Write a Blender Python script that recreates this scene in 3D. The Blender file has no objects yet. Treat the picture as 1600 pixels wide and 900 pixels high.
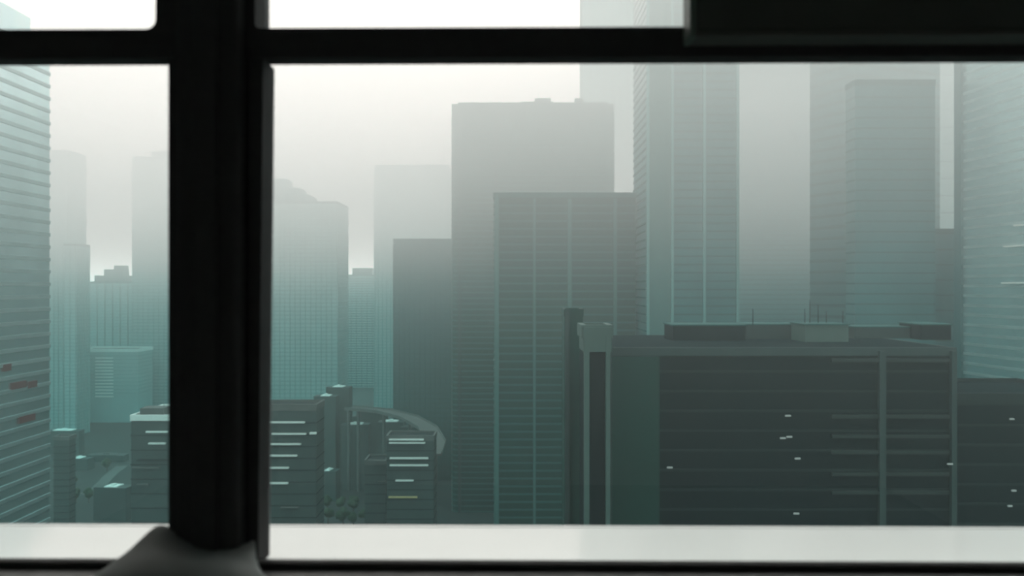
import bpy, bmesh, math, random
from mathutils import Vector, Matrix
random.seed(7)
sc = bpy.context.scene
C = sc.collection

# ------------------------------------------------------------------ camera, sky, exposure
F = 1386.0                      # focal length in pixels of the 1600 px frame
YAW = math.radians(0.7)
CAMZ = 1.6                      # eye height above the room floor
GROUND = -150.0                 # street level, the room is high in a tower
cam_d = bpy.data.cameras.new('camera'); cam = bpy.data.objects.new('camera', cam_d); C.objects.link(cam)
cam.location = (0, 0, CAMZ); cam.rotation_euler = (math.pi/2, 0, YAW)
cam_d.sensor_width = 36; cam_d.lens = 36*F/1600
cam_d.clip_start = 0.05; cam_d.clip_end = 12000
cam_d.dof.use_dof = True; cam_d.dof.focus_distance = 8; cam_d.dof.aperture_fstop = 2.3
sc.camera = cam
sc.view_settings.view_transform = 'Standard'; sc.view_settings.look = 'None'
sc.view_settings.gamma = 1; sc.view_settings.use_curve_mapping = False
sc.view_settings.exposure = 0.0
sc.cycles.volume_bounces = 4
sc.cycles.volume_step_rate = 1.0
sc.cycles.volume_max_steps = 128

SKY = 1.52
GLOW = 1.1
w = bpy.data.worlds.new('overcast_sky'); sc.world = w; w.use_nodes = True
nt = w.node_tree; N = nt.nodes; L = nt.links
bg = N['Background']
tc = N.new('ShaderNodeTexCoord')
gd = Vector((-0.38, 0.92, 0.18)).normalized()          # where the sun sits behind the overcast
dot = N.new('ShaderNodeVectorMath'); dot.operation = 'DOT_PRODUCT'; dot.inputs[1].default_value = gd
nrm = N.new('ShaderNodeVectorMath'); nrm.operation = 'NORMALIZE'
L.new(tc.outputs['Generated'], nrm.inputs[0]); L.new(nrm.outputs[0], dot.inputs[0])
mr = N.new('ShaderNodeMapRange'); mr.inputs['From Min'].default_value = 0.5; mr.inputs['From Max'].default_value = 1.0
mr.interpolation_type = 'SMOOTHSTEP'
L.new(dot.outputs['Value'], mr.inputs['Value'])
mx = N.new('ShaderNodeMix'); mx.data_type = 'RGBA'
mx.inputs['A'].default_value = (1.04, 1.0, 0.975, 1); mx.inputs['B'].default_value = (1.13, 0.99, 0.935, 1)
L.new(mr.outputs[0], mx.inputs['Factor']); L.new(mx.outputs['Result'], bg.inputs['Color'])
st = N.new('ShaderNodeMath'); st.operation = 'MULTIPLY_ADD'; st.inputs[1].default_value = GLOW; st.inputs[2].default_value = SKY
L.new(mr.outputs[0], st.inputs[0]); L.new(st.outputs[0], bg.inputs['Strength'])

# ------------------------------------------------------------------ helpers
CY, SY = math.cos(YAW), math.sin(YAW)
def at(px, py, D):
    """camera-aligned coordinates (x right, y depth, z world height) of a pixel at depth D"""
    return Vector(((px-800)/F*D, D, CAMZ-(py-450)/F*D))
def city(x, y): return (CY*x-SY*y, SY*x+CY*y)             # camera-aligned plan -> world plan
def onplane(px, py, Y):
    """world x, z of a pixel on the plane y = Y (the room is square to the world axes)"""
    a = (px-800)/F; dx, dy = CY*a-SY, SY*a+CY
    t = Y/dy
    return dx*t, CAMZ-(py-450)/F*t

def mat(name, col, rough=0.6, spec=0.5, metal=0.0, noise=0.0, nscale=8.0, bump=0.0, emit=None, col2=None, stretch=None):
    m = bpy.data.materials.new(name); m.use_nodes = True
    n = m.node_tree.nodes; l = m.node_tree.links; b = n['Principled BSDF']
    b.inputs['Roughness'].default_value = rough; b.inputs['Metallic'].default_value = metal
    b.inputs['Specular IOR Level'].default_value = spec
    b.inputs['Base Color'].default_value = (*col, 1)
    if noise or bump:
        t = n.new('ShaderNodeTexCoord'); mp = n.new('ShaderNodeMapping')
        l.new(t.outputs['Object'], mp.inputs[0])
        if stretch: mp.inputs['Scale'].default_value = stretch
        nz = n.new('ShaderNodeTexNoise'); nz.inputs['Scale'].default_value = nscale; nz.inputs['Detail'].default_value = 4
        l.new(mp.outputs[0], nz.inputs['Vector'])
        if noise:
            r = n.new('ShaderNodeMix'); r.data_type = 'RGBA'
            c2 = col2 or tuple(c*(1+noise) for c in col); c1 = tuple(c*(1-noise) for c in col) if not col2 else col
            r.inputs['A'].default_value = (*c1, 1); r.inputs['B'].default_value = (*c2, 1)
            l.new(nz.outputs['Fac'], r.inputs['Factor']); l.new(r.outputs['Result'], b.inputs['Base Color'])
        if bump:
            bp = n.new('ShaderNodeBump'); bp.inputs['Strength'].default_value = bump; bp.inputs['Distance'].default_value = 0.01
            l.new(nz.outputs['Fac'], bp.inputs['Height']); l.new(bp.outputs[0], b.inputs['Normal'])
    if emit:
        b.inputs['Emission Color'].default_value = (*emit[0], 1); b.inputs['Emission Strength'].default_value = emit[1]
    return m

M = dict(
 frame=mat('black_aluminium', (0.12, 0.12, 0.12), 0.7, 0.2, noise=.15, nscale=30, bump=.02),
 strip=mat('grey_gasket', (0.05, 0.05, 0.05), 0.5, 0.4, noise=.1, nscale=20),
 underlight=mat('pale_underlit_strip', (0.70, 0.80, 0.78), 0.5, 0.4, noise=.1, nscale=20),  # pale colour stands in for daylight caught by the frame underside
 ledge=mat('white_ledge_paint', (0.84, 0.87, 0.855), 0.10, 1.0, noise=.03, nscale=3, bump=.03),
 sill=mat('grey_sill', (0.16, 0.17, 0.17), 0.45, 0.4, noise=.1, nscale=5),
 cloth=mat('grey_base_cover', (0.45, 0.49, 0.48), 0.7, 0.3, noise=.12, nscale=9, bump=.1),
 cassette=mat('dark_blind_cassette', (0.17, 0.19, 0.165), 0.55, 0.3, noise=.1, nscale=12),
 cassette_edge=mat('grey_blind_rail', (0.22, 0.23, 0.20), 0.5, 0.4, noise=.1, nscale=12),
 cap=mat('green_grey_end_cap', (0.28, 0.36, 0.31), 0.5, 0.4, noise=.1, nscale=12),
 wall=mat('pale_room_wall', (0.80, 0.80, 0.78), 0.9, 0.1, noise=.08, nscale=4),  # room shell made pale to bounce daylight back onto the frame
 carpet=mat('dark_carpet', (0.30, 0.30, 0.30), 0.95, 0.1, noise=.2, nscale=60),
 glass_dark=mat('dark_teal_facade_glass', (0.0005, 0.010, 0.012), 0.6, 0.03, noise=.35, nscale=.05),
 glass_green=mat('green_facade_glass', (0.004, 0.045, 0.036), 0.35, 0.15, noise=.35, nscale=.05),
 glass_teal=mat('teal_facade_glass', (0.015, 0.10, 0.105), 0.3, 0.3, noise=.3, nscale=.05),
 glass_mirror=mat('mirror_facade_glass', (0.72, 0.95, 0.97), 0.18, 0.5, metal=0.9, noise=.25, nscale=.05),
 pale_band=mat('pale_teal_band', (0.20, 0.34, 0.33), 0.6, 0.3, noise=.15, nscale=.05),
 mirror_band=mat('satin_metal_band', (0.42, 0.58, 0.58), 0.38, 0.5, metal=0.75, noise=.2, nscale=.1),
 tower_pier=mat('tower_pier', (0.05, 0.15, 0.14), 0.6, 0.2, noise=.1, nscale=.3),
 block_glass=mat('murky_facade', (0.035, 0.065, 0.062), 0.6, 0.2, noise=.3, nscale=.1),
 block_dim=mat('dim_ledge', (0.016, 0.032, 0.031), 0.7, 0.2, noise=.2, nscale=.3),
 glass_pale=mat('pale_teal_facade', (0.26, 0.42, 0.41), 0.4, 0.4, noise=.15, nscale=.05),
 glass_mid=mat('grey_facade_glass', (0.022, 0.14, 0.145), 0.35, 0.3, noise=.3, nscale=.05),
 band=mat('grey_green_spandrel', (0.022, 0.10, 0.095), 0.6, 0.15, noise=.2, nscale=.2),
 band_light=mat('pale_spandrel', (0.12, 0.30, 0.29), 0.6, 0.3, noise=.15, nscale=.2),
 pier=mat('pale_grey_pier', (0.05, 0.10, 0.09), 0.6, 0.3, noise=.15, nscale=.3),
 pier_dim=mat('dim_teal_pier', (0.025, 0.052, 0.05), 0.6, 0.2, noise=.15, nscale=.3),
 concrete=mat('weathered_concrete', (0.09, 0.11, 0.105), 0.85, 0.2, noise=.2, nscale=.15),
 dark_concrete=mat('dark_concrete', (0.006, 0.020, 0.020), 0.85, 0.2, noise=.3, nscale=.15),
 white=mat('white_concrete', (0.72, 0.80, 0.76), 0.7, 0.3, noise=.08, nscale=.3),
 yellow=mat('ochre_concrete', (0.45, 0.40, 0.20), 0.7, 0.3, noise=.1, nscale=.3),
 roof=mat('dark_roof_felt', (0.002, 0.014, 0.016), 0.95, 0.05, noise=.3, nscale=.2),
 ground=mat('city_ground', (0.025, 0.038, 0.036), 0.9, 0.2, noise=.35, nscale=.03),
 road=mat('grey_asphalt', (0.11, 0.12, 0.115), 0.85, 0.2, noise=.1, nscale=.3),
 leaves=mat('dark_leaves', (0.016, 0.045, 0.020), 0.8, 0.2, noise=.4, nscale=.7),
 bark=mat('brown_bark', (0.07, 0.05, 0.035), 0.9, 0.2, noise=.3, nscale=3),
 red=mat('dull_red_panel', (0.10, 0.045, 0.045), 0.6, 0.3, noise=.15, nscale=.4),
 lamp=mat('lit_lamp', (0.3, 0.33, 0.32), 0.5, 0.3, noise=.05, nscale=2, emit=((0.85, 1.0, 0.95), 0.10)),
)
# window glass: clear, faintly green, with its own mirror sheen
gm = bpy.data.materials.new('window_glass'); gm.use_nodes = True
n = gm.node_tree.nodes; l = gm.node_tree.links; n.remove(n['Principled BSDF'])
tr = n.new('ShaderNodeBsdfTransparent'); tr.inputs['Color'].default_value = (0.955, 0.985, 0.975, 1)
gl = n.new('ShaderNodeBsdfGlossy'); gl.inputs['Roughness'].default_value = 0.02
fr = n.new('ShaderNodeFresnel'); fr.inputs['IOR'].default_value = 1.3
ms = n.new('ShaderNodeMixShader'); l.new(fr.outputs[0], ms.inputs[0]); l.new(tr.outputs[0], ms.inputs[1]); l.new(gl.outputs[0], ms.inputs[2])
l.new(ms.outputs[0], n['Material Output'].inputs['Surface'])
M['pane'] = gm

def tag(o, label=None, cat=None, group=None, kind=None):
    if label: o['label'] = label
    if cat: o['category'] = cat
    if group: o['group'] = group
    if kind: o['kind'] = kind
    return o
def empty(name, loc, rz=0, **k):
    o = bpy.data.objects.new(name, None); C.objects.link(o); o.empty_display_size = .2
    o.location = loc; o.rotation_euler = (0, 0, rz); return tag(o, **k)
def add_box(bm, x0, x1, y0, y1, z0, z1, bev=0):
    r = bmesh.ops.create_cube(bm, size=1)
    for v in r['verts']:
        v.co = Vector(((x0+x1)/2+v.co.x*(x1-x0), (y0+y1)/2+v.co.y*(y1-y0), (z0+z1)/2+v.co.z*(z1-z0)))
    if bev:
        es = list({e for v in r['verts'] for e in v.link_edges})
        bmesh.ops.bevel(bm, geom=es, offset=bev, segments=2, affect='EDGES', profile=.5)
def add_prism(bm, pts, z0, z1):
    lo = [bm.verts.new((x, y, z0)) for x, y in pts]; hi = [bm.verts.new((x, y, z1)) for x, y in pts]
    k = len(pts)
    bm.faces.new(lo[::-1]); bm.faces.new(hi)
    for i in range(k): bm.faces.new((lo[i], lo[(i+1) % k], hi[(i+1) % k], hi[i]))
def add_cyl(bm, x, y, z0, z1, r, r2=None, seg=12):
    bmesh.ops.create_cone(bm, cap_ends=True, segments=seg, radius1=r, radius2=r if r2 is None else r2, depth=z1-z0,
                          matrix=Matrix.Translation((x, y, (z0+z1)/2)))
def obj(name, bm, m, parent=None, smooth=False, **k):
    bmesh.ops.recalc_face_normals(bm, faces=bm.faces)
    me = bpy.data.meshes.new(name); bm.to_mesh(me); bm.free(); me.materials.append(m)
    if smooth:
        for p in me.polygons: p.use_smooth = True
    o = bpy.data.objects.new(name, me); C.objects.link(o)
    if parent: o.parent = parent
    return tag(o, **k)
def box(name, b, m, parent=None, bev=0, **k):
    bm = bmesh.new(); add_box(bm, *b, bev); return obj(name, bm, m, parent, **k)
def repeat(first, places):
    """copies of a part at other offsets, sharing its mesh"""
    for p in places:
        c = first.copy(); c.location = first.location + Vector(p); C.objects.link(c); c.parent = first.parent

# ------------------------------------------------------------------ the room and its window (world axes)
GY = 2.0                         # plane of the glass
def px_x(px, Y): return onplane(px, 450, Y)[0]
def px_z(px, py, Y): return onplane(px, py, Y)[1]
RW, RE, RB, RT = -2.9, 2.9, -3.2, 2.75
WT = 0.14                        # wall thickness outside
zt_top = px_z(640, 47, 1.93)     # transom top
zt_bot = px_z(640, 91, 1.93)
z_rail = px_z(640, 877, 1.93)    # top of the bottom rail
z_sill = px_z(640, 894, 1.90)    # inner sill
box('floor', (RW-.2, RE+.2, RB-.2, 2.05, -0.15, 0), M['carpet'], kind='structure')
box('ceiling', (RW-.2, RE+.2, RB-.2, 2.05, RT, RT+.15), M['wall'], kind='structure')
box('wall_back', (RW-.2, RE+.2, RB-.2, RB, 0, RT), M['wall'], kind='structure')
box('wall_left', (RW-.2, RW, RB, 2.05, 0, RT), M['wall'], kind='structure')
box('wall_right', (RE, RE+.2, RB, 2.05, 0, RT), M['wall'], kind='structure')
box('wall_window', (RW, RE, 1.90, 2.08, 0, z_sill-.03), M['wall'], kind='structure')
box('trim_1', (RW, RE, 1.74, 1.955, z_sill-.03, z_sill), M['sill'], bev=.004, kind='structure')   # inner sill board

win = empty('window_1', (0, 1.9, z_sill), kind='structure')
win['label'] = 'black framed ribbon window with heavy mullion and transom facing the hazy city'
def wbox(name, x0, x1, y0, y1, z0, z1, m, bev=.006, parent=win, **k):
    o = box(name, (x0, x1, y0-1.9, y1-1.9, z0-z_sill, z1-z_sill), m, parent, bev, **k); return o
xm0, xm1 = px_x(268, 1.93), px_x(411, 1.93)
ZT = RT-.02
# mullion: the wide post, the grooved strip and the slimmer side frame
wbox('mullion', px_x(272, 1.88), px_x(372, 1.88), 1.88, 2.05, z_sill, ZT, M['frame'], .012)
wbox('mullion_groove', px_x(372, 1.93), px_x(392, 1.93), 1.94, 2.03, z_sill, ZT, M['strip'], .003, label='grey groove strip along the mullion')
wbox('mullion_ridge', px_x(300, 1.87), px_x(338, 1.87), 1.868, 1.90, z_sill+.02, ZT, M['frame'], .004)
# side frame, a hair wider at the top than at the bottom as the opening shows
bm = bmesh.new()
xa, xb0, xb1 = px_x(388, 1.93), px_x(403, 1.93), px_x(411, 1.93)
zb, zt = z_sill-z_sill, zt_bot-z_sill
vs = [bm.verts.new(v) for v in [(xa, .03, zb), (xb0, .03, zb), (xb1, .03, zt), (xa, .03, zt), (xa, .12, zb), (xb0, .12, zb), (xb1, .12, zt), (xa, .12, zt)]]
for f in ((0,1,2,3), (7,6,5,4), (0,4,5,1), (1,5,6,2), (2,6,7,3), (3,7,4,0)): bm.faces.new([vs[i] for i in f])
obj('side_frame', bm, M['frame'], win)
# sash frames of the four openings, round-cornered inside
def opening(name, x0, x1, z0, z1, r, X0, X1, Z0, Z1, y0, y1, m):
    """a rectangular frame with a round-cornered hole"""
    bm = bmesh.new(); k = 6; inner = []; outer = []
    for cx, cz, a0, ox, oz in ((x1-r, z1-r, 0, X1, Z1), (x0+r, z1-r, 90, X0, Z1), (x0+r, z0+r, 180, X0, Z0), (x1-r, z0+r, 270, X1, Z0)):
        for i in range(k+1):
            a = math.radians(a0+90*i/k); inner.append((cx+r*math.cos(a), cz+r*math.sin(a)))
            outer.append((ox, oz))
    rings = []
    for y in (y0, y1):
        rings.append([bm.verts.new((x, y-1.9, z-z_sill)) for x, z in inner]); rings.append([bm.verts.new((x, y-1.9, z-z_sill)) for x, z in outer])
    n_ = len(inner)
    for i in range(n_):
        j = (i+1) % n_
        bm.faces.new((rings[0][i], rings[0][j], rings[1][j], rings[1][i]))
        bm.faces.new((rings[2][i], rings[2][j], rings[3][j], rings[3][i]))
        bm.faces.new((rings[0][i], rings[0][j], rings[2][j], rings[2][i]))
        bm.faces.new((rings[1][i], rings[1][j], rings[3][j], rings[3][i]))
    bmesh.ops.remove_doubles(bm, verts=bm.verts, dist=1e-5)
    return obj(name, bm, m, win)
Ys = 1.95
xL, xR = RW, RE
o_ul = (xL+.06, px_x(249, Ys), px_z(100, 50, Ys), ZT-.06)
o_ll = (xL+.06, px_x(266, Ys), px_z(640, 886, 2.06), px_z(640, 97.5, 2.04))
o_ur = (px_x(421, 2.04), xR-.06, px_z(740, 47, Ys), ZT-.06)
o_lr = (px_x(412, 2.03), xR-.06, px_z(640, 886, 2.06), px_z(640, 97.0, 2.04))
xmid0, xmid1 = px_x(300, Ys), px_x(372, Ys)
opening('sash_frame', *o_ul[:2], *o_ul[2:], .022, xL, xmid0, zt_top-.03, ZT, Ys-.02, 2.04, M['frame'])
opening('sash_frame', *o_ll[:2], *o_ll[2:], .014, xL, xmid0, z_sill-.09, zt_bot+.02, Ys-.01, 2.04, M['frame'])
opening('sash_frame', *o_ur[:2], *o_ur[2:], .010, xmid1, xR, zt_top-.03, ZT, Ys-.02, 2.04, M['frame'])
opening('sash_frame', *o_lr[:2], *o_lr[2:], .010, xmid1, xR, z_sill-.09, zt_bot+.02, Ys-.01, 2.04, M['frame'])
# transom (proud of the sashes) and a pale strip below, its colour painting daylight on the underside
wbox('transom', xL, px_x(300, 1.93), 1.925, 1.99, zt_bot, px_z(640, 50, 1.93), M['frame'], .006)
wbox('transom', px_x(372, 1.93), xR, 1.925, 1.99, zt_bot, px_z(640, 47, 1.93), M['frame'], .006)
wbox('underlit_strip', o_ll[0], o_ll[1], 1.936, 2.038, o_ll[3]-.003, o_ll[3]+.004, M['underlight'], .002, label='pale strip painting daylight on the transom underside')
wbox('underlit_strip', o_lr[0], o_lr[1], 1.936, 2.038, o_lr[3]-.003, o_lr[3]+.004, M['underlight'], .002, label='pale strip painting daylight on the transom underside')
wbox('bottom_rail', xL, px_x(300, 1.93), 1.915, 1.945, z_sill, z_rail, M['frame'], .004)
wbox('bottom_rail', px_x(372, 1.93), xR, 1.915, 1.945, z_sill, z_rail, M['frame'], .004)
for o in (o_ul, o_ll, o_ur, o_lr):
    wbox('glass_pane', o[0]-.01, o[1]+.01, 2.003, 2.009, o[2]-.01, o[3]+.01, M['pane'], 0)
# grey flared cover at the foot of the mullion, draped forward and to the left over sill and rail
prof = []
def P(px, py, Y): x, z = onplane(px, py, Y); return Vector((x, Y-1.9, z-z_sill))
rows = [  # each row: Y depth, then pixels from left to right over the hump
 (1.905, [(250, 815), (264, 818), (300, 850), (340, 856), (372, 850), (392, 842), (402, 838)]),
 (1.865, [(230, 826), (256, 828), (300, 856), (345, 862), (375, 860), (393, 862), (401, 880)]),
 (1.82, [(200, 858), (238, 848), (290, 866), (345, 872), (385, 878), (402, 888), (425, 918)]),
 (1.76, [(158, 886), (205, 872), (270, 872), (340, 880), (390, 892), (430, 910), (470, 935)]),
 (1.70, [(120, 912), (175, 905), (255, 905), (335, 912), (400, 925), (455, 945), (500, 975)]),
]
bm = bmesh.new(); grid = []
for Y, pts in rows: grid.append([bm.verts.new(P(px, py, Y)) for px, py in pts])
for a in range(len(grid)-1):
    for b in range(len(grid[0])-1): bm.faces.new((grid[a][b], grid[a][b+1], grid[a+1][b+1], grid[a+1][b]))
cov = obj('base_cover', bm, M['cloth'], win, smooth=True, label='soft grey cover flaring from the foot of the mullion')
md = cov.modifiers.new('thick', 'SOLIDIFY'); md.thickness = .012; md.offset = -1
md = cov.modifiers.new('round', 'SUBSURF'); md.levels = md.render_levels = 3

# white ledge outside, under the glass
zl = px_z(800, 822, 2.30)
xl0, xl1 = RW-.2, RE+.2
led = empty('trim_2', (0, 2.18, zl), kind='structure')
led['label'] = 'white painted ledge outside under the glass'
box('ledge_top', (xl0, xl1, -.167, .12, -.02, 0), M['ledge'], led, .004)
box('ledge_nosing', (xl0, xl1, .105, .125, -.10, .002), M['ledge'], led, .004)
box('ledge_apron', (xl0, xl1, -.10, .10, -.60, -.02), M['ledge'], led)

# the tower this room belongs to: outer walls round the window
zf = zl-.62
for nm, b in (('wall_outside_below', (-32, 32, -26, 2.06, GROUND, -.16)), ('wall_outside_above', (-32, 32, -26, 2.06, RT+.16, 62)),
              ('wall_outside_left', (-32, RW-.21, -26, 2.06, -.16, RT+.16)), ('wall_outside_right', (RE+.21, 32, -26, 2.06, -.16, RT+.16))):
    box(nm, b, M['band'], kind='structure')

# blind cassette, top right
Yb = 1.84
xb0 = px_x(1070, Yb); zb0 = px_z(1300, 57, Yb)
bl = empty('roller_blind', ((xb0+RE)/2, Yb, zb0), label='dark olive roller blind cassette across the top right of the window', cat='blind')
hw = (RE-.02-xb0)/2
box('cassette', (-hw+.012, hw, 0, .075, .012, RT-.02-zb0), M['cassette'], bl, .006)
box('bottom_rail', (-hw+.012, hw, -.006, .07, 0, .010), M['cassette_edge'], bl, .002, label='thin grey bottom rail of the blind')
box('end_cap', (-hw, -hw+.014, -.004, .078, .0, RT-.02-zb0), M['cap'], bl, .004, label='green grey end cap')

# ------------------------------------------------------------------ haze over the city
HTOP = 150.0
HAZE = dict(s=0.0050, a=0.0009)
HCURVE = ((0, .03), (.2, .038), (.41, .06), (.48, .125), (.56, .28), (.777, .75), (1, 1))
def haze():
    m = bpy.data.materials.new('city_haze'); m.use_nodes = True
    n = m.node_tree.nodes; l = m.node_tree.links; n.remove(n['Principled BSDF'])
    t = n.new('ShaderNodeNewGeometry'); s = n.new('ShaderNodeSeparateXYZ'); l.new(t.outputs['Position'], s.inputs[0])
    m1 = n.new('ShaderNodeMapRange'); m1.inputs['From Min'].default_value = GROUND; m1.inputs['From Max'].default_value = HTOP
    l.new(s.outputs['Z'], m1.inputs['Value'])
    r = n.new('ShaderNodeFloatCurve'); cv = r.mapping.curves[0]
    cv.points[0].location = (0, HCURVE[0][1]); cv.points[1].location = (1, HCURVE[-1][1])
    for q in HCURVE[1:-1]: cv.points.new(*q)
    r.mapping.update(); l.new(m1.outputs[0], r.inputs['Value'])
    sc_ = n.new('ShaderNodeVolumeScatter'); ab = n.new('ShaderNodeVolumeAbsorption'); ad = n.new('ShaderNodeAddShader')
    cm = n.new('ShaderNodeMix'); cm.data_type = 'RGBA'        # scatter tint by height: tealer below, near neutral above
    cm.inputs['B'].default_value = (0.80, 0.965, 0.965, 1); cm.inputs['A'].default_value = (0.955, 0.985, 0.98, 1)
    l.new(cm.outputs['Result'], sc_.inputs['Color']); sc_.inputs['Anisotropy'].default_value = 0.35
    ab.inputs['Color'].default_value = (0.0, 0.86, 0.88, 1)
    inv = n.new('ShaderNodeMath'); inv.operation = 'MULTIPLY_ADD'; inv.inputs[1].default_value = -3.6; inv.inputs[2].default_value = 1; inv.use_clamp = True; l.new(r.outputs[0], inv.inputs[0])
    l.new(inv.outputs[0], cm.inputs['Factor'])
    for node, k in ((sc_, 's'), (ab, 'a')):
        mu = n.new('ShaderNodeMath'); mu.operation = 'MULTIPLY'; mu.inputs[1].default_value = HAZE[k]
        l.new((r if k == 's' else inv).outputs[0], mu.inputs[0]); l.new(mu.outputs[0], node.inputs['Density'])
    l.new(sc_.outputs[0], ad.inputs[0]); l.new(ab.outputs[0], ad.inputs[1])
    l.new(ad.outputs[0], n['Material Output'].inputs['Volume'])
    o = box('haze', (-1500, 1500, 12, 1400, GROUND-1, HTOP), m, label='grey green haze hanging between the towers of the city', cat='haze', kind='stuff')
    o.rotation_euler = (0, 0, YAW)
haze()

# ------------------------------------------------------------------ the city
box('ground', (-9000, 9000, -3500, 11500, GROUND-2, GROUND), M['ground'], kind='structure')

def tower(name, label, x0, x1, ytop, D, depth, style, rz=0, ybase=None, cat='building', group=None, name_parts=True):
    """a rectangular building whose front face spans pixels x0..x1 at depth D, top at pixel row ytop"""
    a, b = at(x0, ytop, D), at(x1, ytop, D)
    wd = b.x-a.x; H = a.z-GROUND
    cx = (a.x+b.x)/2
    wx, wy = city(cx, D)
    r = empty(name, (wx, wy, GROUND), YAW+rz, label=label, cat=cat, group=group)
    build(r, wd, depth, H, style, D)
    return r, wd, H

def build(r, wd, dp, H, st, D):
    """local axes: x along the front, y into depth, z up from the street"""
    hw = wd/2
    g = M[st.get('glass', 'glass_dark')]; bmn = M[st.get('bandm', 'band')]; pm = M[st.get('pierm', 'pier')]
    rd = st.get('round', 0)
    def plan(e=0):
        if not rd: return [(-hw-e, -e), (hw+e, -e), (hw+e, dp+e), (-hw-e, dp+e)]
        pts = []
        for cx, cy, a0 in ((hw-rd, rd, 270), (hw-rd, dp-rd, 0), (-hw+rd, dp-rd, 90), (-hw+rd, rd, 180)):
            for i in range(7):
                a = math.radians(a0+15*i); pts.append((cx+(rd+e)*math.cos(a), cy+(rd+e)*math.sin(a)))
        return pts
    bm = bmesh.new(); add_prism(bm, plan(), 0, H)
    if st.get('softtop'):
        bmesh.ops.bevel(bm, geom=[e_ for e_ in bm.edges if all(v.co.z > H-.1 for v in e_.verts)], offset=st['softtop']*.8, segments=4, affect='EDGES', profile=.5)
    obj('body', bm, g, r)
    fh = st.get('fh', 3.8); bt = st.get('bt', 1.0); pr = st.get('proud', .35)
    zlow = st.get('zlow', 0); zhigh = H-st.get('crown', 1.5)
    levels = []
    z = zhigh-fh
    while z > zlow: levels.append(z); z -= fh
    if st.get('bands', True) and levels:
        if st.get('each'):
            bm = bmesh.new(); add_prism(bm, plan(pr), -bt/2, bt/2)
            first = obj('floor_band', bm, bmn, r); first.location = (0, 0, levels[0])
            repeat(first, [(0, 0, q-levels[0]) for q in levels[1:]])
        else:
            bm = bmesh.new()
            for q in levels: add_prism(bm, plan(pr), q-bt/2, q+bt/2)
            obj('facade_banding', bm, bmn, r, kind='stuff')
    # roof parapet
    bm = bmesh.new(); e = pr+.1; t = .5
    if st.get('softtop'): add_prism(bm, plan(-st['softtop']-2), H-.4, H+.5)
    elif rd: add_prism(bm, plan(e), H-1.2, H+.3)
    else:
        for q in ((-hw-e, hw+e, -e, t), (-hw-e, hw+e, dp-t, dp+e), (-hw-e, -hw+t, t, dp-t), (hw-t, hw+e, t, dp-t)):
            add_box(bm, *q, H-1.4, H+st.get('parapet', 1.0))
    obj('parapet', bm, M[st.get('parm', 'band')], r)
    if not rd:
        box('roof_deck', (-hw+t, hw-t, t, dp-t, H, H+.15), M[st.get('roofm', 'roof')], r)
    # fine vertical ribs joined, and single piers
    rb = st.get('ribs')
    if rb:
        bm = bmesh.new(); k = max(1, int(wd/rb)); rw = st.get('rw', .5)
        for i in range(k+1):
            x = -hw+wd*i/k
            for y0, y1 in ((-pr-.5, .0), (dp, dp+pr+.5)): add_box(bm, x-rw/2, x+rw/2, y0, y1, zlow, H-st.get('crown', 1.5))
        k = max(1, int(dp/rb))
        for i in range(1, k):
            y = dp*i/k
            for x0_, x1_ in ((-hw-pr-.5, -hw), (hw, hw+pr+.5)): add_box(bm, x0_, x1_, y-rw/2, y+rw/2, zlow, H-st.get('crown', 1.5))
        obj('facade_ribbing', bm, pm, r, kind='stuff')
    for x, w_, zt_ in st.get('piers', ()):         # x and width in px from the face's left edge
        X = -hw+x*D/F; W = w_*D/F/2
        box('pier', (X-W, X+W, -pr-1.0, .0, 0, H-zt_), pm, r)
    for (x, y, w_, d_, h_, m_) in st.get('plant', ()):   # rooftop plant boxes, metres
        box('roof_plant', (x-w_/2, x+w_/2, y, y+d_, H+.15, H+h_), M[m_], r)
    for (x, y, h_) in st.get('mast', ()):
        bm = bmesh.new(); add_cyl(bm, x, y, H+.1, H+h_, .35, .12, 8); add_box(bm, x-1.2, x+1.2, y-.15, y+.15, H+h_*.6, H+h_*.6+.25)
        obj('mast', bm, M['concrete'], r)

# --- left side
# near tower at the left edge: its long flank runs away from the window
r = empty('glass_tower', (*city(-168.5, 170), GROUND), YAW, label='banded glass tower filling the left edge of the view, its flank receding', cat='building')
build(r, 45, 110, 420*280/F+CAMZ-GROUND-12, dict(glass='glass_mirror', each=True, fh=3.9, bt=1.1, proud=.25, bandm='mirror_band', zlow=20), 250)
bm = bmesh.new(); add_box(bm, -22.5, 17, 0, 109, 420*280/F+CAMZ-GROUND-11.8, 420*280/F+CAMZ-GROUND)
obj('crown', bm, M['glass_mirror'], r)
for k, (yy, zz, ww) in enumerate(((88, 600, 8), (97, 603, 5), (92, 655, 9), (84, 570, 4))):
    box('sign_panel', (22.6, 22.95, yy, yy+ww, CAMZ-(zz-450)/F*265-GROUND-1, CAMZ-(zz-450)/F*265-GROUND+1), M['red'], r, label='dull red panel')
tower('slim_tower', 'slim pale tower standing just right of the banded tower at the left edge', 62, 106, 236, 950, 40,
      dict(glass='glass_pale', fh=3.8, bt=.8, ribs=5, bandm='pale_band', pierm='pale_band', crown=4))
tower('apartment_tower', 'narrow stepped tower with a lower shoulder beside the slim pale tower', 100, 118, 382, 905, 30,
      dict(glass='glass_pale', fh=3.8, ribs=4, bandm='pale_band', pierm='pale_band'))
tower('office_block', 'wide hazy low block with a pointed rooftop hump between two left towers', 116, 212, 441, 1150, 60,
      dict(glass='glass_pale', fh=4, ribs=9, bandm='pale_band', plant=((5, 5, 42, 22, 9, 'concrete'), (8, 8, 26, 16, 17, 'concrete'), (14, 10, 14, 12, 22, 'concrete'))))
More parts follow.
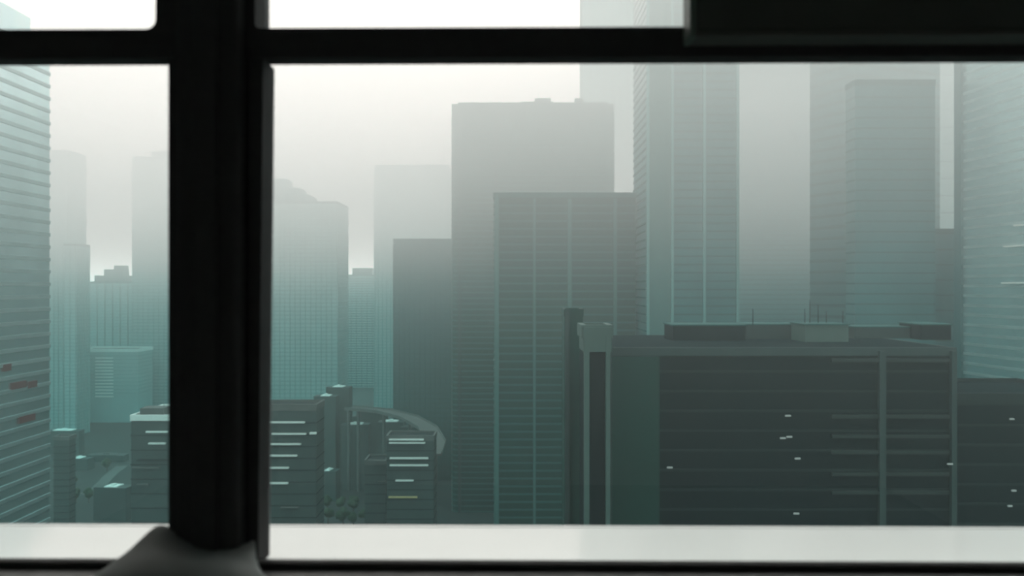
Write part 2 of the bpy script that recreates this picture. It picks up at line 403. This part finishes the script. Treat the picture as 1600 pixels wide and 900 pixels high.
tower('stepped_tower', 'tall hazy tower with a stepped top just left of the mullion', 207, 330, 246, 1060, 60,
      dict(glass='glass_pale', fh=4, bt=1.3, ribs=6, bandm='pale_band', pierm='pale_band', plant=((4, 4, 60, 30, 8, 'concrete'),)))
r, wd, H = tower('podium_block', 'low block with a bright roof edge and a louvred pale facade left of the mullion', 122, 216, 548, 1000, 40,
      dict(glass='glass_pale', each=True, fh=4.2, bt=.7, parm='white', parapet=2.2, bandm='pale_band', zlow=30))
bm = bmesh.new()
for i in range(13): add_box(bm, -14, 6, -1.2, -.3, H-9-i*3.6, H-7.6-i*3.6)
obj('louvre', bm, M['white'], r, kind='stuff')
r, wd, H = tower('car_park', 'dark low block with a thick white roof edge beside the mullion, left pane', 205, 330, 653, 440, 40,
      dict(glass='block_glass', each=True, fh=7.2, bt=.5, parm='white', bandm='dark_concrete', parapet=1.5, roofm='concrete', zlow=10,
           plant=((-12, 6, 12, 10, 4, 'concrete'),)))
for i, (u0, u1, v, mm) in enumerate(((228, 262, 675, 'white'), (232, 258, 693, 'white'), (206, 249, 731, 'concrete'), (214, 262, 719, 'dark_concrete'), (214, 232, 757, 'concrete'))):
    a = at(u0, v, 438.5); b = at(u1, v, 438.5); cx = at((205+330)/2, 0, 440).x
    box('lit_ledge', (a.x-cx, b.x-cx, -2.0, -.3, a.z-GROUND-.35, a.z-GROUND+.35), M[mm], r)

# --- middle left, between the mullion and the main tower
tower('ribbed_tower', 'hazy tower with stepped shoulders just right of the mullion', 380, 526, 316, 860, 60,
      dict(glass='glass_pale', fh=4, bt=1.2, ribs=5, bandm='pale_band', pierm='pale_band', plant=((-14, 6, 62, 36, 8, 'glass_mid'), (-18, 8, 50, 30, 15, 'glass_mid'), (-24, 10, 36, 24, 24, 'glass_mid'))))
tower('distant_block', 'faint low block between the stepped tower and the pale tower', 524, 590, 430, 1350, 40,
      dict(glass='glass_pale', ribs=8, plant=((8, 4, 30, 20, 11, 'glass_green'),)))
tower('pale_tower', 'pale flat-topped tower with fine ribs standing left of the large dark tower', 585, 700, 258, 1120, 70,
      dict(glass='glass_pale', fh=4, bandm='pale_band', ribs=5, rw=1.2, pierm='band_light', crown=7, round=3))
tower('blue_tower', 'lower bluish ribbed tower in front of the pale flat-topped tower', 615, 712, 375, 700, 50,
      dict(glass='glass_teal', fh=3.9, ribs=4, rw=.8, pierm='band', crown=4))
r, wd, H = tower('broad_tower', 'broad rounded tower with rooftop masts in the middle of the view', 705, 961, 160, 600, 60,
      dict(glass='glass_green', fh=3.8, bt=1.0, bandm='band', proud=.3, crown=7, round=5, parm='band', softtop=5,
           piers=((13, 4, 6), (70, 6, 6)), pierm='pier_dim',
           plant=((3, 10, 22, 14, 2.6, 'concrete'), (7, 12, 11, 8, 5.4, 'concrete'), (32, 10, 6, 6, 5, 'concrete')), mast=((4, 14, 8.5), (11, 16, 7.5), (32, 13, 7))))
r, wd, H = tower('dark_tower', 'darker flat-topped tower overlapping the right half of the broad rounded tower', 772, 993, 304, 432, 40,
      dict(glass='glass_green', fh=3.8, bt=.9, bandm='band', each=True, pierm='tower_pier', zlow=0,
           piers=((4, 7, 0), (63, 4, 2), (118, 6, 2), (189, 5, 2))))
# --- right side
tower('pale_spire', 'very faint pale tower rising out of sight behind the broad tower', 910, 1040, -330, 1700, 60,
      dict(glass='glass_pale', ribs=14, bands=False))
r, wd, H = tower('bay_tower', 'tall tower with pale and dark vertical bays right of the narrow bright gap', 1010, 1154, -60, 405, 42,
      dict(glass='glass_mid', fh=3.8, bt=.8, each=True, bandm='band', zlow=60, pierm='band_light', piers=((2, 4, 0), (40, 4, 0), (90, 4, 0), (142, 4, 0))))
box('pale_bay', (-wd/2+1, -wd/2+38*400/F, -.7, 0, 0, H-1), M['tower_pier'], r, label='pale vertical bay')
tower('misty_tower', 'misty tower dissolving upwards between the bay tower and the striped tower', 1140, 1290, -120, 720, 60,
      dict(glass='glass_mid', fh=4, bt=1.2, bandm='band'))
# striped tower turned to show two faces: corner nearest
D0 = 430; cxy = Vector((at(1335, 0, D0).x, D0)); rz = math.atan2(.41, .91)
wxy = cxy+Vector((.91, .41)).normalized()*29
HS = at(0, -160, D0).z-GROUND
r = empty('striped_tower', (*city(wxy.x, wxy.y), GROUND), YAW+rz, label='tall tower with a striped flank rising behind the plain flat-topped tower at the right', cat='building')
build(r, 58, 30, HS, dict(glass='glass_mid', each=True, fh=5.6, bt=1.6, proud=.12, bandm='band', crown=2, pierm='band', zlow=70), D0)
tower('plain_tower', 'plain dark flat-topped tower right of the misty gap, covering the striped one', 1336, 1461, 128, 360, 10,
      dict(glass='glass_mid', fh=4.2, bt=.7, proud=.1, bandm='band', crown=2))
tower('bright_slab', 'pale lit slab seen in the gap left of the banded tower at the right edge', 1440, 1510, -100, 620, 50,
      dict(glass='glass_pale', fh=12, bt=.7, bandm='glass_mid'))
r, wd, H = tower('rooftop_block', 'low dark block closing the foot of the pale gap at the right', 1432, 1500, 361, 380, 40,
      dict(glass='glass_mid', each=True, fh=6.5, bt=.7, bandm='band', zlow=60, pierm='band'))
# banded tower on the right edge, flank receding leftwards
p0 = Vector((179.0, 310)); p1 = Vector((173.4, 345)); dv = (p1-p0).normalized()
ang = math.atan2(dv.y, dv.x)-math.pi/2
start = p0-dv*60; nrm_ = Vector((dv.y, -dv.x)); wxy = start+nrm_*24
r = empty('banded_tower', (*city(wxy.x, wxy.y), GROUND), YAW+ang, label='banded glass tower at the right edge with a dark corner pier', cat='building')
build(r, 48, 60+(p1-p0).length, at(0, -150, 330).z-GROUND, dict(glass='glass_mirror', each=True, fh=3.7, bt=1.0, proud=.2, bandm='mirror_band', zlow=50), 330)
Lr = 60+(p1-p0).length
box('corner_pier', (-25.2, -23.8, Lr-3.4, Lr+.6, 0, at(0, -150, 330).z-GROUND-2), M['glass_teal'], r, label='dark teal corner pier')
for k, (u, v, wv) in enumerate(((1590, 384, 9), (1588, 442, 10), (1580, 352, 4))):
    box('balcony', (-25.6, -24, Lr-36, Lr-36+wv, CAMZ-(v-450)/F*312-GROUND-.25, CAMZ-(v-450)/F*312-GROUND+.25), M['white'], r, label='pale balcony edge')

# near dark building across the lower right
Dn = 180
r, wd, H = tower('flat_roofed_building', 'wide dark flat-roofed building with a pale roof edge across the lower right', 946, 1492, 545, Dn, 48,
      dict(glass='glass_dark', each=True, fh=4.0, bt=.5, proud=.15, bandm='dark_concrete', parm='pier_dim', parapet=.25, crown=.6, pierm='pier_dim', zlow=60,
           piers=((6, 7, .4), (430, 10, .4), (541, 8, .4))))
for i, v in enumerate((563, 651, 682, 707, 741, 770)):
    a = at(1300, v, Dn-.6); b = at(1484, v, Dn-.6); cx = at((946+1492)/2, 0, Dn).x
    box('balcony_ledge', (a.x-cx, b.x-cx, -.75, -.1, a.z-GROUND-.35, a.z-GROUND+.35), M['block_dim'], r, label='dim grey balcony ledge')
box('green_bay', (at(952, 0, Dn).x-cx, at(1030, 0, Dn).x-cx, -.32, 0, 60, H-1.5), M['glass_green'], r, label='slightly greener bay at the left end')
for u, v in ((1047, 731), (1224, 685), (1234, 683), (1247, 717), (1245, 803), (1482, 724), (1232, 650)):
    a = at(u, v, Dn-.6)
    box('wall_lamp', (a.x-cx-.55, a.x-cx+.55, -1.35 if u == 1482 else -.45, -1.1 if u == 1482 else -.15, a.z-GROUND-.16, a.z-GROUND+.16), M['lamp'], r)
# rooftop structures are fixed to that building
for (u0, u1, vt, Dr, dd, mm) in ((1052, 1164, 509, 205, 12, 'glass_dark'), (1166, 1252, 508, 212, 10, 'pier_dim'), (1258, 1326, 508, 200, 10, 'pier'), (1335, 1432, 512, 214, 10, 'pier_dim'), (1440, 1486, 508, 208, 12, 'glass_dark')):
    a = at(u0, vt, Dr); b = at(u1, vt, Dr)
    o = box('rooftop_room', (a.x-cx, b.x-cx, Dr-Dn, Dr-Dn+dd, H+.15, a.z-GROUND), M[mm], r)
    box('roof_cap', (a.x-cx-.3, b.x-cx+.3, Dr-Dn-.3, Dr-Dn+dd+.3, a.z-GROUND, a.z-GROUND+.3), M['band'], o)
for u, h_ in ((1262, 4), (1270, 6), (1283, 5), (1296, 3.5), (1322, 3.5), (1180, 4)):
    a = at(u, 510, 203); bm = bmesh.new(); add_cyl(bm, a.x-cx, 25, a.z-GROUND, a.z-GROUND+h_, .12, .06, 6)
    obj('antenna', bm, M['dark_concrete'], r)
# stair tower at its left end
r, wd, H = tower('stair_tower', 'slim stair tower with a pale cap at the left end of the flat-roofed building', 912, 954, 516, 167, 10,
      dict(glass='glass_dark', fh=4, bands=False, parm='pier', pierm='pier', zlow=60, piers=((4, 8, 1), (37, 7, 1))))
box('pale_cap', (-wd/2-.1, wd/2+.1, -1.2, 10, H-4, H+.6), M['pier'], r, label='pale green cap')
tower('fin_block', 'narrow dark fin building left of the slim stair tower', 882, 911, 484, 190, 8,
      dict(glass='glass_green', fh=4, bands=False, proud=.02, parapet=.2, parm='glass_green', pierm='pier_dim', piers=((4, 7, 0),)))
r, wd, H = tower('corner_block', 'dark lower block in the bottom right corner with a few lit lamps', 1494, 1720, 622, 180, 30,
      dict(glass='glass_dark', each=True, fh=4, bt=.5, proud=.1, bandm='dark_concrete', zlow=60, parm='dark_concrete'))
cx = at((1494+1720)/2, 0, 180).x
for u, v in ((1582, 655), (1585, 767), (1579, 791)):
    a = at(u, v, 179.5); box('wall_lamp', (a.x-cx-.42, a.x-cx+.42, -.5, -.1, a.z-GROUND-.16, a.z-GROUND+.16), M['lamp'], r)

# --- low buildings with lit slab edges at the foot of the middle pane
def ledged(name, label, x0, x1, ytop, D, edges, glass='block_glass'):
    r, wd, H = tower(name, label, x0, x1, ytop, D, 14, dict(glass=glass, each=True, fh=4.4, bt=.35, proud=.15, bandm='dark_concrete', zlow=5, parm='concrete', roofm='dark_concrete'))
    cx = at((x0+x1)/2, 0, D).x
    for u0, u1, v, th, mm in edges:
        a = at(u0, v, D-1); b = at(u1, v, D-1); t = th*D/F/2
        box('slab_edge', (a.x-cx, b.x-cx, -1.5, -.1, a.z-GROUND-t, a.z-GROUND+t), M[mm], r)
    return r, wd, H
ledged('balcony_block', 'dark block with stacked pale slab edges beside the mullion, right pane', 380, 494, 636, 330,
       [(418, 476, 660, 2.2, 'white'), (424, 478, 678, 2.2, 'white'), (484, 494, 677, 3, 'white'), (422, 470, 694, 2.2, 'white'), (420, 464, 712, 2.2, 'white'), (418, 451, 731, 2.2, 'white'), (420, 450, 755, 2.4, 'white'), (438, 466, 793, 1.5, 'concrete'),
        (424, 432, 502, 1, 'concrete')][:-1])
ledged('lit_block', 'dark block with bright stacked slab edges left of the broad tower', 604, 678, 684, 400,
       [(608, 662, 687, 2.2, 'white'), (608, 664, 692, 2.2, 'white'), (609, 669, 716, 2.4, 'white'), (609, 669, 727, 2.4, 'white'), (618, 646, 751, 2, 'white'), (607, 652, 777, 2, 'yellow')])
ledged('low_annex', 'small low annex with a pale edge beside the block with bright slabs', 570, 603, 722, 408,
       [(584, 603, 722, 5, 'concrete'), (590, 603, 752, 1.6, 'concrete')])
# narrow building in the middle distance between
tower('left_street_block', 'dim low block at the foot of the slim pale tower', 84, 108, 684, 540, 8, dict(glass='block_glass', fh=4, bt=.4, bandm='dark_concrete', parm='concrete'))

# --- elevated curved road with pale parapets, seen in short bright stretches
def ribbon(name, pts, width, z, th, m, parent=None, **k):
    bm = bmesh.new(); prev = None; c0 = Vector(pts[len(pts)//2])
    for i, p in enumerate(pts):
        p = Vector(p); q = Vector(pts[min(i+1, len(pts)-1)])-Vector(pts[max(i-1, 0)]); q.normalize()
        nn = Vector((-q.y, q.x))*width/2
        ring = [bm.verts.new((*(p-nn-c0), z-th)), bm.verts.new((*(p+nn-c0), z-th)), bm.verts.new((*(p+nn-c0), z)), bm.verts.new((*(p-nn-c0), z))]
        if prev:
            for a in range(4): bm.faces.new((prev[a], prev[(a+1) % 4], ring[(a+1) % 4], ring[a]))
        else: bm.faces.new(ring[::-1])
        prev = ring
    bm.faces.new(prev)
    o = obj(name, bm, m, parent, **k); return o, c0
zr = GROUND+62
def gpt(px, py, z): D = (CAMZ-z)*F/(py-450); return city((px-800)/F*D, D)
ctrl = [(545, 637), (560, 638), (600, 642), (640, 652), (668, 668), (680, 690), (670, 715)]
pts = []
for i in range(len(ctrl)-1):
    for s in range(4):
        t = s/4; pts.append(gpt(ctrl[i][0]*(1-t)+ctrl[i+1][0]*t, ctrl[i][1]*(1-t)+ctrl[i+1][1]*t, zr))
road = empty('elevated_road', (*pts[len(pts)//2], GROUND), label='curved elevated road bending behind the low blocks', cat='road')
o, c0 = ribbon('deck', pts, 12, zr-GROUND, 1.2, M['road'], road)
for sgn in (-1, 1):
    e = [];
    for i, p in enumerate(pts):
        q = (Vector(pts[min(i+1, len(pts)-1)])-Vector(pts[max(i-1, 0)])).normalized(); e.append(tuple(Vector(p)+Vector((-q.y, q.x))*6*sgn))
    o, c1 = ribbon('parapet', e, .5, zr-GROUND+1.1, 1.6, M['concrete'], road); o.location = (*(c1-c0), 0)
for i in range(0, len(pts), 4):
    p = Vector(pts[i])-c0; bm = bmesh.new(); add_cyl(bm, p.x, p.y, 0, zr-GROUND-1.2, 1.2, seg=10); obj('column', bm, M['concrete'], road)

# pale flat-roofed sheds glinting at street level
for (u, v, wpx, lab) in ((510, 617, 14, 'small pale roof glinting left of the upper one above the curved road'),
                         (530, 603, 16, 'small pale roof glinting highest above the curved road'),
                         (556, 661, 22, 'pale roof at the left end of the curved road'),
                         (560, 649, 18, 'dim pale roof right above the curved road start'),
                         (582, 641, 28, 'long thin pale roof along the top of the curved road'),
                         (612, 657, 20, 'bright pale roof on the bend of the curved road'),
                         (648, 665, 18, 'dim pale roof past the bend of the curved road'),
                         (658, 681, 16, 'pale roof above the right end of the bright slab block'),
                         (514, 733, 8, 'tiny bright roof low beside the mullion side block'),
                         (101, 671, 30, 'pale roof at the foot of the slim pale tower'),
                         (124, 714, 12, 'small pale roof beside the street trees, left pane'),
                         (178, 758, 20, 'bright pale roof below the trees in the left pane'),
                         (168, 709, 34, 'wide dim pale roof behind the trees in the left pane'),
                         ):
    zz = GROUND+(34 if v < 650 else 22)
    D = {510: 672, 530: 690, 556: 672, 560: 725, 582: 708, 612: 672, 648: 662, 658: 645, 168: 778, 124: 742}.get(u)
    if D: zz = CAMZ-(v-450)/F*D
    else: D = (CAMZ-zz)*F/(v-450)
    W = wpx*D/F; p = city((u-800)/F*D, D)
    dp_ = 9 if 'thin' not in lab else 4
    s = empty('low_building', (p[0], p[1], GROUND), YAW+random.uniform(-.15, .15), label=lab, cat='building')
    dim = 'dim' in lab or 'wide' in lab
    e_ = 5 if u > 400 else 7
    box('walls', (-W/2-e_, W/2+e_, -dp_/2-.6, dp_/2+1, 0, zz-GROUND-.6), M['block_glass'], s)
    bm = bmesh.new(); add_box(bm, -W/2, W/2, -dp_/2, dp_/2, zz-GROUND-.6, zz-GROUND); add_box(bm, -W/6, W/8, -dp_/5, dp_/5, zz-GROUND, zz-GROUND+.9)
    obj('roof', bm, M['concrete' if dim else 'white'], s)

# diagonal path and trees in the left pane
o, c0 = ribbon('street_path', [gpt(u, v, GROUND+.3) for u, v in ((128, 772), (146, 768), (160, 755), (172, 742), (190, 728))], 9, .3, .3, M['concrete'])
o.location = (*c0, GROUND); tag(o, 'pale diagonal path between the trees, left pane', 'path')
def tree_mesh(seed):
    rn = random.Random(seed); bm = bmesh.new()
    for i in range(9):
        a = rn.uniform(0, 6.28); d = rn.uniform(0, 3.2)
        r_ = rn.uniform(1.6, 2.9); mt = Matrix.Translation((d*math.cos(a), d*math.sin(a), rn.uniform(5.5, 9.5)))
        q = bmesh.ops.create_icosphere(bm, subdivisions=2, radius=r_, matrix=mt)
        for v in q['verts']: v.co += Vector((rn.uniform(-.35, .35), rn.uniform(-.35, .35), rn.uniform(-.35, .35)))
    return bm
def trunk_mesh():
    bm = bmesh.new(); add_cyl(bm, 0, 0, 0, 6.5, .45, .25, 8)
    for a in (0, 2.1, 4.2):
        bmesh.ops.create_cone(bm, cap_ends=True, segments=6, radius1=.2, radius2=.08, depth=3.4,
            matrix=Matrix.Translation((math.cos(a)*.9, math.sin(a)*.9, 6.2)) @ Matrix.Rotation(a, 4, 'Z') @ Matrix.Rotation(.6, 4, 'Y'))
    return bm
protos = []
k = 0
spots = [(118+random.uniform(-6, 6)+i % 4*22, 728+i//4*24+random.uniform(-5, 5)) for i in range(12)] + \
        [(512+i % 4*21+random.uniform(-4, 4), 790+i//4*20+random.uniform(-3, 3)) for i in range(8)]
spots = [q for i, q in enumerate(spots) if i not in (0, 1, 3, 5, 6, 7)]
for i, (u, v) in enumerate(spots):
    left = i < 6
    x, y = gpt(u, v, GROUND+4)
    lab = 'dark green street tree near the diagonal path, left pane' if left else 'dark street tree between the two blocks with pale slab edges, right of the mullion'
    grp = 'street trees in the left pane' if left else 'street trees at the foot of the middle pane'
    if i < 3:
        t = empty('tree', (x, y, GROUND), random.uniform(0, 6), label=lab, cat='tree', group=grp)
        obj('crown', tree_mesh(i), M['leaves'], t, smooth=True); obj('trunk', trunk_mesh(), M['bark'], t)
        protos.append((t, list(t.children)))
    else:
        src, ch = protos[i % 3]
        t = src.copy(); C.objects.link(t); t.location = (x, y, GROUND); t.rotation_euler = (0, 0, random.uniform(0, 6))
        s_ = random.uniform(.75, 1.1); t.scale = (s_, s_, s_); t['label'] = lab; t['group'] = grp
        for c_ in ch:
            d = c_.copy(); C.objects.link(d); d.parent = t
